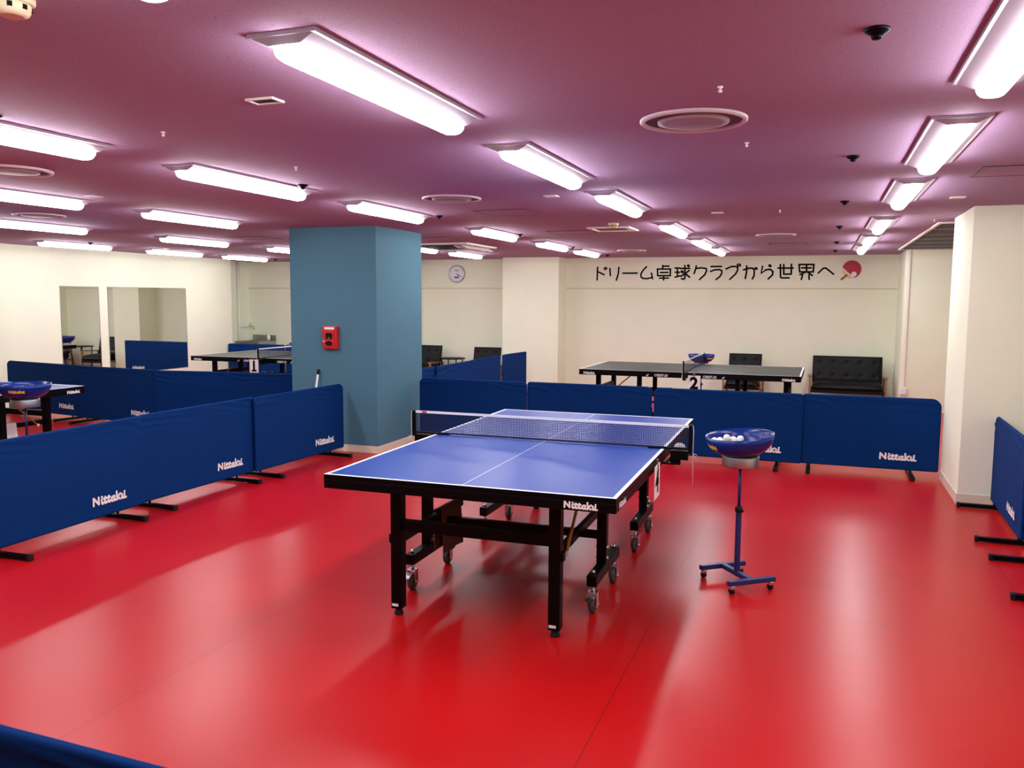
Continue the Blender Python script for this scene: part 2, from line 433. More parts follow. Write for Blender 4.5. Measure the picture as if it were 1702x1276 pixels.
for x, y, w in [(1.06, .03, 'nearest the camera, right of the centre light row'), (-1.06, 2.24, 'in front of the square hatch, left of the centre light row'), (1.07, 6.6, 'far right, above the lettering'),
                (-1.18, 9.22, 'farthest, close to the back wall'), (-5.29, 2.27, 'between two long strip lights at the left'), (-3.01, .14, 'cut by the left edge of the photo'), (-7.8, 6.9, 'above the wide mirror')]:
    lb = 'round ceiling diffuser, ' + w
    if rd is None:
        rd = thing('air_diffuser', lb, 'air vent', (x, y, H), group='round air diffusers')
        MB().lathe([(.224, 0), (.224, -.008), (.216, -.014), (.207, -.014), (.202, -.003)], 48, cap=False).build('outer_ring', M_ring, rd)
        MB().lathe([(.150, -.0035), (.148, -.014), (.12, -.018), (.001, -.018)], 48, cap=False).build('cone', M_cone, rd)
        MB().lathe([(.204, -.003), (.001, -.002)], 48, cap=False).build('throat', M_vent, rd)  # flat disc, its dark colour stands in for the shaded recess
    else: dup(rd, (x, y, H), 0, lb)
def hatch(x, y, w, d, lb):
    t = thing('ceiling_hatch', lb, 'hatch', (x, y, H), group='access hatches in the ceiling')
    w /= 2; d /= 2
    f = MB()
    for a in ((-w-.012, w+.012, -d-.012, -d), (-w-.012, w+.012, d, d+.012), (-w-.012, -w, -d, d), (w, w+.012, -d, d)): f.box(*a, -.004, 0)
    f.build('frame', M_dgrey, t)
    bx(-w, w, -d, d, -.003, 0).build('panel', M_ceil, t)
hatch(-1.03, 3.36, .43, .46, 'flush square hatch outlined in the ceiling, between pillar and centre lights')
hatch(-1.09, 5.62, .45, .45, 'flush square hatch outlined in the ceiling, beside the white-rimmed vent')
hatch(-5.2, 5.33, .46, .46, 'flush square hatch in the ceiling just left of the pillar top')
hatch(2.66, 2.0, .46, .40, 'flush hatch in the ceiling beside the top of the right column')
hatch(1.15, 8.3, .46, .46, 'faint square hatch in the ceiling above the lettering')
hatch(-3.0, 6.1, .46, .46, 'flush hatch in the ceiling just behind the pillar')
t = thing('ceiling_vent', 'small rectangular vent with white rim and grey centre on the ceiling', 'air vent', (-.53, 5.25, H))
f = MB()
for a in ((-.23, .23, -.24, -.19), (-.23, .23, .19, .24), (-.23, -.19, -.19, .19), (.16, .23, -.19, .19)): f.box(*a, -.014, 0)
f.build('rim', M_plastic, t, bevel=.003)
bx(-.19, .16, -.19, .19, -.006, 0).build('grille', M_vent, t)
t = thing('ceiling_vent', 'tiny square vent with dark centre near the biggest strip light', 'air vent', (-.445, -.86, H))
f = MB()
for a in ((-.062, .062, -.04, -.03), (-.062, .062, .03, .04), (-.062, -.052, -.03, .03), (.052, .062, -.03, .03)): f.box(*a, -.008, 0)
f.build('rim', M_plastic, t); bx(-.052, .052, -.03, .03, -.004, 0).build('grille', M_dgrey, t)
pl = None
for x, y, w in ((-.30, 2.33, 'beside the centre strip light'), (.72, 3.9, 'between the centre strip lights and the right row'), (-3.6, 1.3, 'left of the pillar row'), (2.5, 3.3, 'near the right column')):
    lb = 'small white ceiling plate, ' + w
    if pl is None: pl = tag(bx(-.05, .05, -.05, .05, -.006, 0).build('cover_plate', M_plastic, bevel=.002, loc=(x, y, H)), lb, 'cover plate', 'ceiling cover plates')
    else:
        q = pl.copy(); COL.objects.link(q); q.location = (x, y, H); q['label'] = lb
sd = None
for x, y, lb in ((-.38, 4.64, 'cream domed smoke detector beside the white-rimmed vent'), (-.37, -2.0, 'cream domed smoke detector cut by the top edge of the photo')):
    if sd is None:
        sd = thing('smoke_detector', lb, 'smoke detector', (x, y, H), group='smoke detectors')
        MB().lathe([(.055, 0), (.055, -.012), (.05, -.018)], 28).build('base', M_creamp, sd)
        c = MB().lathe([(.046, -.018), (.046, -.03), (.04, -.042), (.028, -.048)], 28).build('sensor_head', M_creamp, sd)
        for k in range(8):
            a = k*math.pi/4; m = MB().box(-.006, .006, .044, .047, -.034, -.022)
            m.v = [(X*math.cos(a)-Y*math.sin(a), X*math.sin(a)+Y*math.cos(a), Z) for X, Y, Z in m.v]
            m.build('slot', M_black, c)
    else: dup(sd, (x, y, H), 0, lb)
hk = None
for x, y, w in ((1.23, -.5, 'in front of the nearest round diffuser'), (1.23, .63, 'behind the nearest round diffuser'), (-1.28, -.49, 'right of the long strip lights at the left'), (-1.30, .58, 'beside the second strip light of the pillar row'), (1.24, 3.84, 'halfway to the lettering'), (2.55, 5.1, 'by the dark grille')):
    lb = 'tiny white hook in the ceiling, ' + w
    if hk is None: hk = tag(MB().lathe([(.010, 0), (.010, -.003), (.004, -.006), (.004, -.011), (.007, -.014), (.007, -.019), (.003, -.022)], 14).build('ceiling_hook', M_plastic, loc=(x, y, H)), lb, 'hook', 'white ceiling hooks')
    else:
        q = hk.copy(); COL.objects.link(q); q.location = (x, y, H); q['label'] = lb
# ceiling cassette behind the pillar
t = thing('air_conditioner', 'ceiling air conditioner with dark intake and open white flaps behind the pillar', 'air conditioner', (-3.42, 7.35, H-.003))
bx(-.52, .52, -.55, .55, -.02, 0).build('panel', M_house, t)
g = bx(-.36, .30, -.42, .42, -.03, -.018).build('intake_grille', M_dgrey, t)
m = MB()
for k in range(12): m.box(-.35, .29, -.40+k*.07, -.385+k*.07, -.035, -.03)
m.build('slat', M_black, g)
for a in (.34, .45): MB().bar((a, -.5, -.05), (a, .5, -.05), .07, .01, (.5, 0, 1)).build('flap', M_plastic, t)
# dark ceiling grille at the right
t = thing('ceiling_grille', 'large dark slatted return air grille in the ceiling by the right column', 'air vent', (3.02, 7.66, H))
bx(-.37, .55, -2.22, 2.22, -.004, 0).build('backing', M_black, t)
f = MB()
for a in ((-.40, -.37, -2.25, 2.25), (.55, .58, -2.25, 2.25), (-.37, .55, -2.25, -2.22), (-.37, .55, 2.22, 2.25)): f.box(*a, -.014, 0)
f.build('frame', M_plastic, t)
m = MB()
for k in range(1, 6): m.box(-.37, .55, -2.22+k*.74-.012, -2.22+k*.74+.012, -.012, -.004)
m.build('cross_bar', M_steel, t)
m = MB()
for k in range(74): m.box(-.37, .55, -2.21+k*.06, -2.195+k*.06, -.009, -.004)
for k in range(18): m.box(-.365+k*.05, -.358+k*.05, -2.22, 2.22, -.008, -.004)
s_ = m.build('slat', M_mgrey, t); s_['kind'] = 'stuff'

# ---------------------------------------------------------------- lettering and emblem on the back wall
CH = [[[(-2265,2247),(-2272,2016)],[(-2240,2158),(-2144,2111)],[(-2142,2231),(-2126,2203)],[(-2111,2243),(-2095,2215)]],[[(-2035,2222),(-2025,2095)],[(-1869,2241),(-1876,2137),(-1912,2012)]],[[(-1795,2137),(-1535,2136)]],[[(-1368,2248),(-1431,2180),(-1465,2120),(-1462,2069),(-1425,2041),(-1348,2037),(-1257,2059)],[(-1277,2134),(-1254,2036)]],[[(-1077,2268),(-1076,2208)],[(-1077,2256),(-967,2255)],[(-1170,2206),(-939,2204),(-941,2088),(-1162,2089),(-1170,2206)],[(-1115,2145),(-980,2145)],[(-1128,2046),(-973,2046)],[(-1056,2088),(-1055,2013)]],[[(-857,2221),(-777,2221)],[(-852,2147),(-775,2146)],[(-853,2062),(-769,2084)],[(-817,2221),(-813,2075)],[(-765,2213),(-602,2215)],[(-686,2264),(-680,2049),(-700,2024),(-742,2035)],[(-628,2261),(-621,2256)],[(-737,2161),(-724,2149)],[(-749,2075),(-700,2113)],[(-608,2178),(-659,2138)],[(-658,2109),(-601,2061)]],[[(-488,2255),(-496,2211),(-523,2123)],[(-493,2211),(-396,2221),(-320,2210),(-308,2173),(-338,2103),(-427,2019)]],[[(-234,2243),(-57,2242)],[(-240,2158),(-177,2184),(-91,2189),(-50,2171),(-51,2120),(-80,2069),(-144,2018)]],[[(21,2200),(109,2239),(187,2242),(216,2220),(215,2170),(184,2112),(90,2022)],[(211,2279),(225,2242)],[(245,2283),(259,2249)]],[[(316,2184),(421,2212),(477,2204),(495,2168),(493,2081),(466,2027)],[(366,2248),(366,2154),(349,2036)],[(519,2205),(528,2201)]],[[(743,2251),(754,2245)],[(627,2239),(609,2124),(687,2181),(756,2188),(799,2149),(794,2094),(727,2026)]],[[(880,2208),(1123,2206)],[(916,2265),(926,2058),(941,2042),(1064,2042)],[(971,2265),(977,2105),(1096,2104)],[(1096,2271),(1096,2104)]],[[(1218,2265),(1451,2263),(1445,2141),(1230,2142),(1218,2265)],[(1261,2208),(1409,2207)],[(1336,2264),(1340,2141)],[(1324,2137),(1238,2095)],[(1358,2137),(1434,2080)],[(1279,2089),(1262,2018)],[(1380,2089),(1387,2018)]],[[(1526,2122),(1603,2200),(1642,2203),(1765,2101)]]]
t = thing('wall_lettering', 'line of black handwritten Japanese lettering high on the cream back wall', 'lettering', (0, YB, 2.0))
for ch in CH:
    m = MB()
    for i, s in enumerate(ch):
        r = .0145
        pts = [(a/1000, b/1000-2.0) for a, b in s]
        if len(pts) == 2 and math.hypot(pts[0][0]-pts[1][0], pts[0][1]-pts[1][1]) < .02: r = .024
        stroke(m, pts, r, lambda u, v: (u, -.003, v), n=12, lift=.0003*(i+1))
    m.build('character', M_blackp, t)
t = thing('paddle_emblem', 'red table tennis paddle emblem with white ball at the end of the wall lettering', 'emblem', (2.043, YB, 2.179))
def disc(cx, cz, r, y, a0=0., a1=2*math.pi, n=40, extra=()):
    return MB().add([(cx+r*math.cos(a0+(a1-a0)*k/n), y, cz+r*math.sin(a0+(a1-a0)*k/n)) for k in range(n+1)][::-1] + list(extra), [tuple(range(n+1+len(extra)))])
disc(-.005, -.012, .140, -.003).build('blade_back', M_pale, t)
disc(0, 0, .147, -.005, math.radians(-70), math.radians(171), extra=()).build('rubber', M_crim, t)
m = MB(); stroke(m, [(-.152, .03), (.035, -.150)], .008, lambda u, v: (u, -.0055, v)); m.build('edge_line', M_white, t)
m = MB(); stroke(m, [(-.078, -.098), (-.15, -.163)], .017, lambda u, v: (u, -.007, v)); m.build('handle', M_brown, t)
disc(.036, -.08, .042, -.008).build('ball', M_white, t)

# clock
t = thing('wall_clock', 'round white wall clock with two black displays on the back wall', 'clock', (-5.07, YB, 2.141))
MB().lathe([(.17, -.001), (.17, -.03), (.162, -.04), (.15, -.036), (.148, -.026)], 48, ax='y', cap=False).build('rim', M_silver, t)
disc(0, 0, .152, -.027).build('dial', M_face, t)
for z in (.068, -.068): bx(-.045, .045, -.031, -.027, z-.017, z+.017).build('display', M_lcd, t)
m = MB()
for k in range(12):
    a = k*math.pi/6; stroke(m, [(.118*math.sin(a), .118*math.cos(a)), (.132*math.sin(a), .132*math.cos(a))], .004, lambda u, v: (u, -.029, v), n=6)
m.build('hour_mark', M_dgrey, t)
for L, a, r in ((.075, 128, .006), (.11, 120, .004)):
    m = MB(); a = math.radians(a); stroke(m, [(0, 0), (L*math.sin(a), L*math.cos(a))], r, lambda u, v: (u, -.034, v)); m.build('hand', M_blackp, t)

# conduit and outlet on the return wall
t = thing('cable_conduit', 'white vertical cable conduit running down beside the return wall corner', 'conduit', (2.80, 10.2, 0))
bx(-.018, .018, -.022, 0, .37, H).build('cover', M_plastic, t, bevel=.003)
t = thing('wall_outlet', 'white wall outlet box at the foot of the vertical conduit', 'outlet', (2.81, 10.2, .31))
bx(-.05, .05, -.035, 0, -.06, .06).build('box', M_plastic, t, bevel=.006)
bx(-.035, .035, -.039, -.035, -.045, .045).build('plate', M_white, t, bevel=.002)

# fire call box on the pillar
t = thing('fire_alarm_box', 'red call box with small dark window on the blue pillar', 'fire alarm', (-3.36, 4.18, 1.235))
bx(-.09, .09, -.05, 0, -.122, .122).build('case', M_red, t, bevel=.006)
d = bx(-.062, .062, -.058, -.05, -.1, .078).build('door', M_red, t, bevel=.003)
bx(-.04, .04, -.061, -.058, -.015, .05).build('window', M_glassd, d)
bx(-.01, .012, -.064, -.061, -.008, .004).build('key', M_chrome, d)
MB().add([(.045*math.cos(k*math.pi/12), -.0605, -.062+.025*math.sin(k*math.pi/12)) for k in range(24)][::-1], [tuple(range(24))]).build('nameplate', M_lcd, d)
bx(-.06, .06, -.054, -.05, .088, .112).build('label', M_white, t)
MB().ball((-.066, -.055, -.04), .009).build('knob', M_white, t)
# pole leaning on the pillar
t = thing('pole', 'white pole with black cap leaning against the blue pillar behind the barrier', 'pole', (-3.56, 3.985, 0))
MB().cyl((0, 0, .01), (.035, .165, .83), .0125).build('shaft', M_white, t)
MB().cyl((.035, .165, .83), (.0372, .1752, .885), .0145).build('cap', M_rubber, t)

# pipe, tap, sink, bottle in the far corner
t = thing('water_pipe', 'white vertical water pipe with tap branch beside the wide mirror', 'pipe', (-9.945, 10.96, 0))
MB().cyl((.03, 0, .01), (.03, 0, H), .03, 20).build('riser', M_plastic, t)
MB().tube([(.03, 0, 1.05), (.035, .27, 1.05), (.05, .285, 1.05)], .014).build('branch', M_plastic, t)
m = MB()
for z in (.62, 1.9): m.box(-.012, .065, -.012, .012, z-.02, z+.02)
m.build('bracket', M_plastic, t)
tp = MB().tube([(.04, .28, 1.05), (.12, .28, 1.06), (.17, .28, 1.04), (.18, .28, .98)], .012).build('tap', M_chrome, t)
MB().cyl((.10, .28, 1.06), (.10, .28, 1.11), .008).bar((.075, .28, 1.115), (.125, .28, 1.115), .014, .012).build('tap_handle', M_chrome, tp)
t = thing('sink', 'stainless steel utility sink in the far corner behind the blue barrier', 'sink', (-9.56, 11.02, 0))
m = MB()
for a in ((-.29, .29, -.30, -.26), (-.29, .29, .26, .30), (-.29, -.25, -.26, .26), (.25, .29, -.26, .26)): m.box(*a, .60, .76)
m.box(-.25, .25, -.26, .26, .60, .62)
m.build('basin', M_steel, t, bevel=.006)
bx(-.29, .29, .285, .30, .76, .87).build('backsplash', M_steel, t)
for x in (-.26, .26):
    for y in (-.27, .27): MB().bar((x, y, 0), (x, y, .6), .03, .03, (1, 0, 0)).build('leg', M_steel, t)
t = thing('soap_bottle', 'white pump bottle standing on the rim of the stainless sink', 'bottle', (-9.40, 11.25, .762))
MB().lathe([(.03, 0), (.037, .01), (.037, .09), (.02, .12), (.012, .135), (.012, .15)], 20).build('body', M_white, t)
MB().cyl((0, 0, .15), (0, 0, .185), .006).bar((.01, 0, .188), (-.035, 0, .185), .016, .012).build('pump', M_plastic, t)

# ---------------------------------------------------------------- table tennis tables
AX, LY2 = .7625, 1.37
def make_caster(parent, x, y, z=0., brake=0, r=.0475, ang=0.):
    c = MB()
    ca, sa = math.cos(ang), math.sin(ang)
    def rot(m):
        m.v = [((X)*ca-(Y)*sa+x, (X)*sa+(Y)*ca+y, Z+z) for X, Y, Z in m.v]; return m
    f = MB().box(-.026, -.022, -.02, .02, r-.012, .115).box(.022, .026, -.02, .02, r-.012, .115).box(-.026, .026, -.022, .022, .112, .117)
    f.cyl((0, 0, .117), (0, 0, .152), .011).cyl((-.032, .0, r), (.032, .0, r), .006)
    k = rot(f).build('caster', M_chrome, parent)
    w = rot(MB().lathe([(.012, -.015), (.022, -.016), (r-.008, -.016), (r, -.010), (r, .010), (r-.008, .016), (.022, .016), (.012, .015)], 28, (0, 0, r), 'x'))
    w.build('wheel', M_grey, k)
    if brake:
        b = rot(MB().box(-.022, .022, -.075, -.02, .098, .104).bar((0, -.075, .101), (0, -.09, .088), .044, .004))
        b.build('brake_pedal', M_chrome, k)
    return k
def make_table(name, label, top, style):
    t = thing(name, label, 'table tennis table', group='table tennis tables')
    for s in (-1, 1):      # the two halves
        xs = [-AX, -AX+.02, -.0015, .0015, AX-.02, AX]; ys = [.0015, LY2-.02, LY2]
        m = MB()
        for j in range(2):
            for i in range(5):
                white = i in (0, 2, 4) or j == 1
                a, b, c, d = xs[i], xs[i+1], ys[j]*s, ys[j+1]*s
                q = [(a, c, .76), (b, c, .76), (b, d, .76), (a, d, .76)]
                m.add(q if s > 0 else q[::-1], [(0, 1, 2, 3)], mi=1 if white else 0)
        y0, y1 = sorted((.0015*s, LY2*s))
        m.add([(x, y, z) for z in (.735, .7599) for y in (y0, y1) for x in (-AX, AX)], [(0, 2, 3, 1), (0, 1, 5, 4), (2, 6, 7, 3), (0, 4, 6, 2), (1, 3, 7, 5)], mi=2)
        m.build('tabletop', [top, M_line, M_black], t)
        f = MB()
        for a in ((-AX, -AX+.03, .004, LY2), (AX-.03, AX, .004, LY2), (-AX+.03, AX-.03, LY2-.03, LY2), (-AX+.03, AX-.03, .004, .034)):
            f.box(a[0], a[1], *sorted((a[2]*s, a[3]*s)), .688, .7335)
        for x in (-.43, .43): f.box(x-.02, x+.02, *sorted((.034*s, (LY2-.03)*s)), .70, .733)
        f.build('apron', M_black, t, bevel=.002)
        for x in (-.43, .43):
            y = s*(LY2-.177)
            l = bx(x-.03, x+.03, y-.03, y+.03, .036, .70).build('leg', M_black, t, bevel=.003)
            MB().lathe([(.022, 0), (.024, .004), (.024, .012), (.019, .015), (.019, .06)], 20, (x, y, 0)).build('foot', M_rubber, l)
            bx(x-.024, x+.012, y-.0312 if s < 0 else y+.03, y-.03 if s < 0 else y+.0312, .05, .064).build('sticker', M_white, l)
            bx(x-.045 if x < 0 else x+.028, x-.028 if x < 0 else x+.045, y-.02, y+.02, .385, .43).build('bracket', M_black, l, bevel=.003)
            yb = s*.62
            p = bx(x*1.233-.027, x*1.233+.027, yb-.028, yb+.028, .20, .70).build('post', M_black, t, bevel=.003)
            for zb in (.30, .24): MB().cyl((x*1.233-.034, yb, zb), (x*1.233+.034, yb, zb), .008).build('bolt', M_chrome, p)
            fb = bx(x*1.233-.027, x*1.233+.027, *sorted((s*.285, s*.865)), .152, .212).build('wheel_beam', M_black, t, bevel=.003)
            for yy in (.325, .825): MB().cyl((x*1.233, s*yy, .21), (x*1.233, s*yy, .232), .011, 6).build('nut', M_chrome, fb)
            make_caster(t, x*1.233, s*.325, ang=0 if s > 0 else math.pi)
            make_caster(t, x*1.233, s*.825, brake=1, ang=math.pi if s > 0 else 0)
            MB().bar((x*.985, s*(LY2-.21), .405), (x*.985, s*.36, .415), .03, .045).build('folding_arm', M_black, t, bevel=.002)
        bx(-.40, .40, *sorted((s*(LY2-.157), s*(LY2-.197))), .455, .512).build('stretcher', M_black, t, bevel=.002)
        bx(-.503, .503, *sorted((s*.60, s*.64)), .348, .388).build('stretcher', M_black, t, bevel=.002)
        x = .448
        rr = MB().tube([(x, s*(LY2-.305), .385), (x, s*(LY2-.36), .445), (x, s*(LY2-.64), .69)], .008).build('support_rod', M_rod, t)
        rr['label'] = 'yellow support rod'
        MB().cyl((x-.014, s*(LY2-.30), .384), (x+.014, s*(LY2-.30), .384), .013).build('pivot', M_plastic, rr)
        # maker's marks: on each end and twice on each long side
        e = s
        m = MB(); logo(m, .165, lambda u, v: ((.515+u)*(-e), e*(LY2+.0012), .697+v)); m.build('logo', M_white, t)
        for q in (-1, 1):
            m = MB(); a = LY2-.14-.155*(1 if q*s > 0 else 0)
            # reads left to right when facing the side from outside
            if q > 0: logo(m, .155, lambda u, v: (AX+.0012, (s*(LY2-.06)-(.155 if s > 0 else 0))+u, .697+v))
            else: logo(m, .155, lambda u, v: (-AX-.0012, (s*(LY2-.06)+(.155 if s < 0 else 0))-u, .697+v))
            m.build('logo', M_white, t)
            if style:
                P = (lambda u, v: (AX+.0012, s*.30+u, .712+v)) if q > 0 else (lambda u, v: (-AX-.0012, s*.30-u, .712+v))
                text_mesh('CREST-25', .04, P, bold=.001, shear=.15).build('lettering', M_white, t)
                m = MB(); o = -.17 if s*q < 0 else .17
                stroke(m, [(o-.02, -.01), (o, -.012), (o+.008, .012)], .0025, P, lift=.0002); stroke(m, [(o-.012, .0), (o+.012, .004)], .0025, P, lift=.0005)
                m.build('mark', M_white, t)
    return t
T4 = make_table('table_tennis_table', 'big blue table tennis table with white lines standing in the middle of the red floor', M_top, 0)
T4.location = (-.0215, 1.37, 0); T4.rotation_euler = (0, 0, .0157)
T3 = dup(T4, (-6.14, 1.40, 0), 0, 'blue table tennis table cut by the left edge, behind the left barriers')
T2 = make_table('table_tennis_table', 'dark topped table tennis table hung with number card 2, before the lettered wall', M_topd, 1)
T2.location = (.04, 7.614, 0); T2.rotation_euler = (0, 0, -math.pi/2-.006)
T1 = dup(T2, (-6.17, 7.53, 0), -math.pi/2, 'dark topped table tennis table hung with number card 1, left of the pillar')

# nets
def make_net(knob=0):
    t = thing('table_tennis_net', '', 'net', group='nets across the tables')
    hw = .905
    m = MB(); c = .0105; n = int(2*hw/c)
    for k in range(n+1):
        x = -hw+2*hw*k/n; m.add([(x-.0014, 0, .772), (x+.0014, 0, .772), (x+.0014, 0, .90), (x-.0014, 0, .90)], [(0, 1, 2, 3)])
    for k in range(13):
        z = .774+k*c; m.add([(-hw, .0004, z-.0014), (hw, .0004, z-.0014), (hw, .0004, z+.0014), (-hw, .0004, z+.0014)], [(0, 1, 2, 3)])
    m.build('netting', M_net, t)
    bx(-hw, hw, -.002, .002, .897, .9125).build('top_tape', M_tape, t)
    bx(-hw, hw, -.0015, .0015, .763, .775).build('bottom_tape', M_net, t)
    for s in (-1, 1):
        p = bx(*sorted((s*.905, s*.927)), -.011, .011, .74, .914).build('post', M_black, t, bevel=.003)
        MB().box(*sorted((s*.66, s*.925)), -.012, .012, .7605, .772).box(*sorted((s*.72, s*.86)), -.016, .016, .668, .678).box(*sorted((s*.80, s*.905)), -.02, .02, .70, .755).box(*sorted((s*.80, s*.86)), -.014, .014, .678, .70).build('clamp', M_black, p, bevel=.002)
        MB().cyl((s*.74, 0, .655), (s*.74, 0, .686), .006).build('screw', M_rubber, p)
        if s > 0 and knob: MB().lathe([(.001, .044), (.02, .04), (.034, .025), (.039, 0), (.039, -.01)], 24, (s*.845, .06, .747), cap=True).build('knob', M_white, p)['label'] = 'white rounded knob'
        MB().tube([(s*.93, -.006, .912), (s*.935, -.008, .88), (s*.933, -.006, .72), (s*.936, -.004, .60), (s*.934, -.004, .53)], .0016, 6).tube([(s*.933, -.006, .745), (s*.955, -.008, .735), (s*.965, -.01, .715), (s*.955, -.008, .71), (s*.934, -.006, .74)], .0014, 6).build('cord', M_tape, p)
    return t
N4 = make_net(1); N4['label'] = 'net with white tape stretched across the big blue table'
N4.location = (-.0215, 1.37, 0); N4.rotation_euler = (0, 0, .0157)
N2 = make_net(); N2['label'] = 'net across the dark table in front of the lettered wall'
N2.location = (.04, 7.614, 0); N2.rotation_euler = (0, 0, -math.pi/2-.006)
dup(N2, (-6.17, 7.53, 0), -math.pi/2, 'net across the dark table beside the wall mirrors')
m = MB(); stroke(m, [(-.012, 0), (.012, 0)], .006, lambda u, v: (-.84+u, -.0025, .9045+v)); m.build('brand_patch', M_crim, N4)

# number cards
def card(txt, lb, loc, rz, w=.155, h=.205, tilt=0.):
    t = thing('number_card', lb, 'number card', loc, rz, group='number cards on the tables')
    t.rotation_euler = (tilt, 0, rz)
    bx(-w/2, w/2, -.001, .001, -h, 0).build('card', M_paper, t)
    nm = text_mesh(txt, .20, lambda u, v: (u, -.002, v-h*.50), bold=.008)
    if txt == '1': nm.add([(-.042, -.002, -h*.5-.075), (.046, -.002, -h*.5-.075), (.046, -.002, -h*.5-.05), (-.042, -.002, -h*.5-.05)], [(0, 1, 2, 3)])
    nm.build('numeral', M_blackp, t)
    bx(-.012, .012, -.004, .003, -.01, .03).build('clip', M_chrome, t)
card('2', 'white card with a black 2 hanging from the dark table before the lettered wall', (.152, 6.83, .728), 0)
card('1', 'white card with a black 1 hanging from the dark table left of the pillar', (-6.225, 6.585, .752), 0)
card('4', 'white card with a black 4 hanging at the side of the big blue table', (.768, 1.0, .735), math.pi/2+.0157, w=.17, h=.19)

# towels on table frames
def towel(lb, m_, x, y, rz, w, L1, L2, ztop, half=.03):
    t = tag(bpy.data.objects.new('towel', None), lb, 'towel', 'towels hung on table frames'); COL.objects.link(t)
    t.location = (x, y, 0); t.rotation_euler = (0, 0, rz)
    def P(a, b):
        s_ = b*(L1+L2+.06); wv = .006*math.sin(a*11+b*3)
        if s_ < L1: return ((a-.5)*w, -half-.004+wv-.012*(1-s_/L1), ztop-L1+s_)
        if s_ < L1+.06: q = (s_-L1)/.06; return ((a-.5)*w, -half+2*half*q, ztop+.004*math.sin(q*math.pi))
        return ((a-.5)*w, half+.004+wv, ztop-(s_-L1-.06))
    o = MB().sheet(P, 24, 36).build('cloth', m_, t)
    so = o.modifiers.new('thick', 'SOLIDIFY'); so.thickness = .004
towel('dark brown towel hung over the frame arm under the big blue table', M_towel, -.437, .80, math.pi/2, .26, .26, .24, .444, .022)
towel('white towel hung on the frame of the table at the left edge', M_towelw, -5.716, 2.12, math.pi/2, .22, .14, .2, .438, .024)

# ---------------------------------------------------------------- ball catch stands
def make_stand():
    t = thing('ball_stand', '', 'ball stand', group='blue ball bowls on wheeled stands')
    prof_o = [(.10, .776), (.122, .782), (.150, .798), (.175, .826), (.188, .856), (.194, .888)]
    prof_i = [(.194, .888), (.191, .888), (.184, .858), (.171, .831), (.146, .806), (.12, .796), (.08, .792), (.001, .791)]
    b = MB().lathe([(r, z-.776) for r, z in [(.001, .776)]+prof_o+prof_i], 64, cap=False).build('bowl', M_bowl, t, loc=(0, 0, .776))
    def rad(z):
        for (r0, z0), (r1, z1) in zip(prof_o, prof_o[1:]):
            if z0 <= z <= z1: return r0+(r1-r0)*(z-z0)/(z1-z0)
        return prof_o[-1][0] if z > .85 else prof_o[0][0]
    m = MB(); R0 = .182
    logo(m, .12, lambda u, v: ((rad(.826+v)+.0012)*math.sin(u/R0-.33), -(rad(.826+v)+.0012)*math.cos(u/R0-.33), .05+v), .02)
    m.build('logo', M_yellow, b)
    MB().lathe([(.100, .752), (.100, .776)], 48).build('neck', M_dgrey, t)
    MB().lathe([(.085, .703), (.1035, .703), (.1045, .707), (.1045, .760), (.1035, .764), (.085, .764)], 48).build('band', M_silver, t)
    MB().cyl((0, 0, .44), (0, 0, .705), .009).build('pole', M_bframe, t)
    MB().box(-.0125, .0125, -.0125, .0125, .05, .45).build('lower_tube', M_bframe, t, bevel=.002)
    k = MB().lathe([(.020, .43), (.022, .435), (.022, .455), (.016, .465)], 20).build('collar', M_rubber, t)
    MB().cyl((0, -.015, .445), (-.005, -.045, .445), .008).build('knob', M_rubber, k)
    for s in (-1, 1): bx(-.153, .153, s*.15-.015, s*.15+.015, .05, .078).build('base_bar', M_bframe, t, bevel=.002)
    bx(-.015, .015, -.135, .135, .05, .078).build('base_bar', M_bframe, t, bevel=.002)
    for s in (-1, 1):
        for q in (-1, 1):
            c = MB().box(s*.128-.014, s*.128+.014, q*.15-.012, q*.15+.012, .028, .05).cyl((s*.128, q*.15, .04), (s*.128, q*.15, .052), .008).build('caster', M_chrome, t, bevel=.004)
            MB().lathe([(.004, -.011), (.017, -.011), (.019, -.007), (.019, .007), (.017, .011), (.004, .011)], 18, (s*.128, q*.15+.004, .019), 'x').build('wheel', M_rubber, c)
    return t
ANG = math.radians(38.5)
ST = make_stand(); ST.location = (1.195, 1.305, 0); ST.rotation_euler = (0, 0, ANG); 
for o in ST.children:
    if o.name.startswith('bowl'): o.rotation_euler.z = -math.radians(96)
ST['label'] = 'blue ball bowl on wheeled stand beside the big blue table'
LS = dup(ST, (-4.32, 1.22, 0), 0, 'blue ball bowl on stand at the left edge, behind the left barriers')
for o in LS.children:                                   # the bowls of this one are screwed higher
    if o.name.startswith('bowl'): o.rotation_euler.z = -math.radians(39)
    if o.name.split('.')[0] in ('bowl', 'neck', 'band', 'pole', 'collar'): o.location.z += .082
LS.rotation_euler = (0, 0, math.radians(72))
MS = dup(ST, (-.03, 8.85, 0), math.radians(150), 'blue ball bowl behind the net of the dark table before the lettered wall')
for o in MS.children:
    if o.name.split('.')[0] in ('bowl', 'neck', 'band', 'pole', 'collar'): o.location.z -= .022
dup(ST, (-6.835, 8.66, 0), 2.5, 'blue ball bowl behind the table marked 1, seen in the narrow mirror')
# the near bowl sits a little askew on its collar, low side to the left
for o in ST.children:
    if o.name.startswith('bowl'): o.rotation_mode = 'ZYX'; o.rotation_euler = (-.0115, -.09, -math.radians(96))
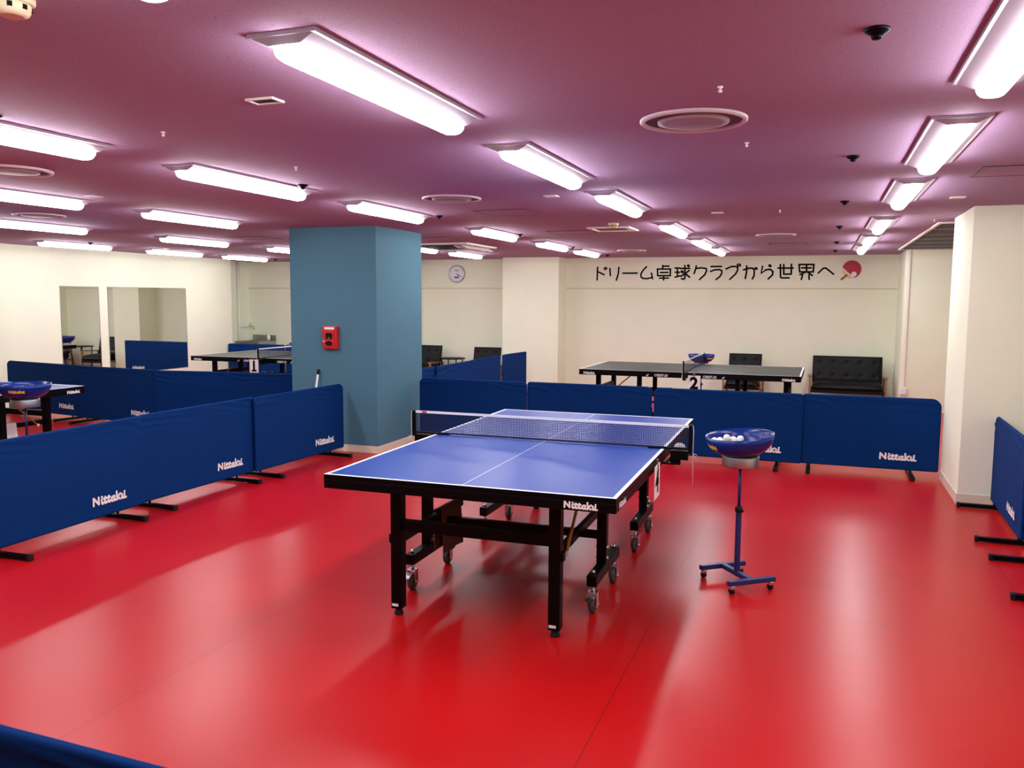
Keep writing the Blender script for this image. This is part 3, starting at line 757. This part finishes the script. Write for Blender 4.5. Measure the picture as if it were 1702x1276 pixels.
# balls in the near bowl
bl = None
D = Vector((1.60031-1.195, -3.63875-1.305, 0)).normalized(); Rg = Vector((-D.y, D.x, 0))
row = [(-.150, .0, .855, 'at the left end of the pile in the near bowl'), (-.120, .03, .849, 'second from the left in the near bowl pile'), (-.082, .04, .862, 'standing highest in the near bowl pile'),
       (-.045, .055, .846, 'right of the highest ball in the near bowl'), (-.005, .05, .850, 'at the right end of the pile in the near bowl')]
row += [(-.118, -.016, .826, 'low in the near bowl, hidden at the left'), (-.074, .002, .814, 'low in the middle of the near bowl'), (-.030, .012, .812, 'low in the near bowl, right of the middle'),
        (.012, .014, .812, 'low at the right in the near bowl'), (-.090, .078, .832, 'low at the back left of the near bowl'), (-.018, .092, .826, 'low at the back of the near bowl')]
for a, b, z, w in row:
    p = Vector((1.195, 1.305, 0)) + Rg*a - D*b
    z += .078*(p.x-1.195)+.06*(p.y-1.305)
    lb = 'white ball ' + w
    if bl is None: bl = tag(MB().ball((0, 0, 0), .02).build('table_tennis_ball', M_ball, loc=(p.x, p.y, z)), lb, 'ball', 'white balls in the near bowl')
    else:
        q = bl.copy(); COL.objects.link(q); q.location = (p.x, p.y, z); q['label'] = lb

# ---------------------------------------------------------------- cloth barriers
random.seed(4)
def barrier(a, b, lb, grp, feet=(.12, .25), wr=1., ht=.748, zb=.052, mark=True, rc=(.034, .034)):
    a = Vector((*a, 0)); b = Vector((*b, 0)); d = b-a; L = d.length+.012
    t = thing('court_barrier', lb, 'barrier', (a+b)/2, math.atan2(d.y, d.x), grp)
    hw = L/2; R = .014; sx, sz = random.random()*50, random.random()*50
    nm = 60; rl, rr_ = rc
    xs = [-hw+rl*(1-math.cos(math.pi/2*k/8)) for k in range(8)] + [-hw+rl+(2*hw-rl-rr_)*k/nm for k in range(nm+1)] + [hw-rr_*(1-math.cos(math.pi/2*k/8)) for k in range(8)][::-1]
    zz = [1-math.cos(math.pi/2*k/5) for k in range(6)]; N = 58
    vs = [0.03*q for q in zz] + [.03+(.94)*k/N for k in range(1, N)] + [1-.03*q for q in zz[::-1]]
    def surf(side):
        P = []
        for v in vs:
            for x in xs:
                e = hw-abs(x); q = rl if x < 0 else rr_
                top = ht-(q-math.sqrt(max(0, q*q-(q-e)**2)) if e < q else 0)
                bot = zb+(.018-math.sqrt(max(0, .018**2-(.018-e)**2)) if e < .018 else 0)
                z = bot+(top-bot)*v
                ed = min(e, top-z, z-bot)
                th = R*math.sqrt(max(0, 1-(1-min(1, ed/R))**2)) if ed < R else R-.003*min(1, (ed-R)/.06)
                w = 0.
                if wr and ed > .004:
                    dt = top-z
                    env = math.exp(-(dt/.12)**2)*(.25+.9*math.exp(-((e-.12)/.26)**2)+.8*max(0, noise.noise((x*1.6+sx, 0, sz))))
                    ph = z*44+x*6+5*noise.noise((x*.9+sx, z*.7, 3.1))+4*noise.noise((x*2.1+sx, z*3+sz, .5))
                    w = .017*wr*env*((1-abs(math.sin(ph)))**2.2-.25)*(.4+.9*abs(noise.noise((x*3+sz, z*4, sx)))) + .003*wr*noise.noise((x*2.2+sx, z*5+sz, side))
                    w *= min(1, ed/.03)
                P.append((x, side*max(.0005, th+w), z))
        return P
    nx, nv = len(xs), len(vs)
    m = MB()
    for side in (-1, 1):
        fs = []
        for j in range(nv-1):
            for i in range(nx-1):
                k = j*nx+i; f = (k, k+1, k+nx+1, k+nx); fs.append(f if side < 0 else f[::-1])
        m.add(surf(side), fs, True)
    m.build('cover', M_cloth, t)
    for x in (-hw+feet[0], hw-feet[1]):
        f = bx(x-.019, x+.019, -.255, .255, .006, .036).build('foot', M_black, t, bevel=.003)
        for e in (-1, 1): bx(x-.0205, x+.0205, *sorted((e*.245, e*.268)), 0, .0385).build('end_cap', M_rubber, f, bevel=.003)
        MB().cyl((x, 0, .034), (x, 0, .075), .009).build('socket', M_black, f)
    if mark:
        m = MB(); logo(m, .33, lambda u, v: (hw-.52+u, -R-.0022, .145+v)); m.build('logo', M_white, t)
    return t
G1, G2, G3, G4, G5 = 'barriers along the left of the near court', 'barriers behind the near court', 'barriers at the right of the near court', 'barriers in front of the mirrors', 'barriers running from the pillar to the back wall'
barrier((-3.265, .0), (-3.31, 1.375), 'blue cloth barrier cut by the left edge, nearest of the left row', G1, (.12, .27))
barrier((-3.335, 1.38), (-3.30, 2.74), 'blue cloth barrier second in the left row, between two neighbours', G1, (.09, .26))
barrier((-3.262, 2.70), (-3.205, 4.12), 'blue cloth barrier at the far end of the left row, touching the pillar', G1, (.07, .25), rc=(.034, .075))
barrier((-2.74, 5.06), (-1.43, 5.06), 'blue cloth barrier starting at the pillar, behind the net', G2, (.12, .25), rc=(.07, .05))
barrier((-1.425, 5.09), (-.037, 5.09), 'blue cloth barrier behind the far end of the blue table, left of the pink straps', G2, (.12, .25), rc=(.034, .07))
barrier((-.003, 5.035), (1.465, 5.02), 'blue cloth barrier behind the near ball stand, right of the pink straps', G2, (.21, .23), rc=(.07, .034))
barrier((1.465, 5.052), (2.69, 5.05), 'blue cloth barrier at the right end of the back row, beside the cream column', G2, (.08, .24), rc=(.034, .085))
barrier((2.965, 3.97), (2.93, 2.72), 'blue cloth barrier at the right edge, next to the cream column', G3, (.12, .09), rc=(.08, .034))
barrier((2.955, 2.715), (2.92, 1.34), 'blue cloth barrier cut off by the right edge', G3, (.36, .25))
barrier((-9.30, 5.06), (-7.62, 4.80), 'blue cloth barrier behind the left ball bowl, nearest the cream wall', G4, (.2, .25), .4, rc=(.08, .034))
barrier((-7.615, 4.755), (-6.17, 4.655), 'blue cloth barrier below the wide mirror, second from the cream wall', G4, (.12, .2), .7)
barrier((-6.20, 4.61), (-4.93, 4.84), 'blue cloth barrier below number card 1, in front of the dark table', G4, (.12, .2), 1.6)
barrier((-4.925, 4.81), (-3.91, 4.98), 'blue cloth barrier touching the left face of the pillar', G4, (.12, .2))
barrier((-3.30, 5.27), (-3.30, 6.62), 'blue cloth barrier starting behind the pillar, hidden for the most part', G5, (.15, .25))
barrier((-3.262, 6.60), (-3.268, 7.93), 'blue cloth barrier in the middle between pillar and back wall', G5, (.15, .25), 1.5)
barrier((-3.302, 7.885), (-3.305, 9.10), 'blue cloth barrier second from the back wall, ending at a dark gap', G5, (.15, .25))
barrier((-3.30, 9.22), (-3.24, 10.20), 'short blue cloth barrier nearest the back wall pilaster', G5, (.15, .25))
barrier((-9.50, 10.08), (-8.20, 10.12), 'blue cloth barrier in front of the stainless sink', 'barriers in the far left corner', (.15, .25))
barrier((-8.195, 10.15), (-6.86, 10.15), 'blue cloth barrier seen whole in the wide mirror', 'barriers in the far left corner', (.15, .25))
barrier((-.95, -2.408), (.47, -2.428), 'top of a blue cloth barrier in the bottom left corner', 'barriers in front of the camera', (.15, .25))
# straps tying two back barriers together
st = None
for z in (.625, .555):
    lb = 'small pink strap tying two back barriers, %s of the pair' % ('upper' if z > .6 else 'lower')
    if st is None: st = tag(bx(-.013, .013, -.012, .012, -.022, .022).build('tie_strap', M_pink, bevel=.003, loc=(-.02, 5.063, z)), lb, 'strap', 'pink tie straps')
    else:
        q = st.copy(); COL.objects.link(q); q.location = (-.02, 5.063, z); q['label'] = lb

# ---------------------------------------------------------------- lounge seats along the back wall
def cushion(w, h, d, nb, rows, name, parent, mtx, mb_name='button'):
    """padded slab w x h, thickness d, with button dimples on the front (-y)"""
    bt = [((i+.5)/nb, (j+.5)/rows) for j in range(rows) for i in range(nb)] if nb else []
    def P(s):
        def f(u, v):
            g = ((1-abs(2*u-1)**10)*(1-abs(2*v-1)**8))
            y = (d/2)*max(0, g)**.4
            if s < 0:
                for a, b in bt: y -= .016*math.exp(-(((u-a)*w)**2+((v-b)*h)**2)/.0012)
            return mtx @ Vector(((u-.5)*w, s*y, (v-.5)*h))
        return f
    m = MB().sheet(P(-1), 48, 26).sheet(P(1), 20, 12, flip=True)
    o = m.build(name, M_leather, parent)
    for a, b in bt:
        c = mtx @ Vector(((a-.5)*w, -d/2+.013, (b-.5)*h))
        MB().ball(c, .011, 10, 6).build(mb_name, M_leather, o)
    return o
def seat(name, cat, lb, loc, rz, w, nb, grp):
    t = thing(name, lb, cat, loc, rz, grp)
    cushion(w, .44, .11, nb, 2, 'backrest', t, Matrix.Translation((0, .17, .545)) @ Matrix.Rotation(math.radians(-13), 4, 'X'))
    cushion(w, .56, .15, 0, 1, 'seat', t, Matrix.Translation((0, -.12, .305)) @ Matrix.Rotation(math.radians(93), 4, 'X'))
    f = MB().box(-w/2-.01, w/2+.01, -.38, -.35, .20, .25).box(-w/2-.01, w/2+.01, .14, .17, .20, .25)
    f.build('rail', M_leather, t, bevel=.005)
    for s in (-1, 1):
        x = s*(w/2+.028)
        a = MB().bar((x, -.36, .462), (x, .16, .440), .07, .022).build('armrest', M_wood, t, bevel=.009)
        MB().bar((x, -.35, 0), (x, -.33, .452), .032, .04, (0, 1, 0)).build('leg', M_wood, t, bevel=.006)
        MB().bar((x, .26, 0), (x, .14, .432), .032, .04, (0, 1, 0)).build('leg', M_wood, t, bevel=.006)
        MB().bar((x, -.34, .23), (x, .19, .21), .026, .04).build('side_rail', M_wood, t, bevel=.004)
    return t
seat('lounge_sofa', 'sofa', 'black tufted two-seat sofa with wooden arms beside the right corner', (2.03, 10.86, 0), 0, 1.06, 5, 'black seats along the back wall')
SC = seat('lounge_chair', 'chair', 'black armchair behind the dark table marked 2', (.42, 10.86, 0), 0, .54, 3, 'black seats along the back wall')
dup(SC, (-5.53, 10.86, 0), -.06, 'black armchair cut by the pillar edge, under the clock')
dup(SC, (-4.24, 10.70, 0), .03, 'black armchair between the little side table and the back pilaster')
t = thing('side_table', 'small round side table with thin black legs between two armchairs', 'side table', (-4.93, 10.80, 0))
MB().lathe([(.001, .528), (.245, .528), (.252, .534), (.252, .542), (.245, .548), (.001, .548)], 40, cap=False).build('tabletop', M_black, t)
for k in range(4):
    a = math.pi/4+k*math.pi/2; MB().cyl((.19*math.cos(a), .19*math.sin(a), 0), (.21*math.cos(a), .21*math.sin(a), .53), .011).build('leg', M_black, t)
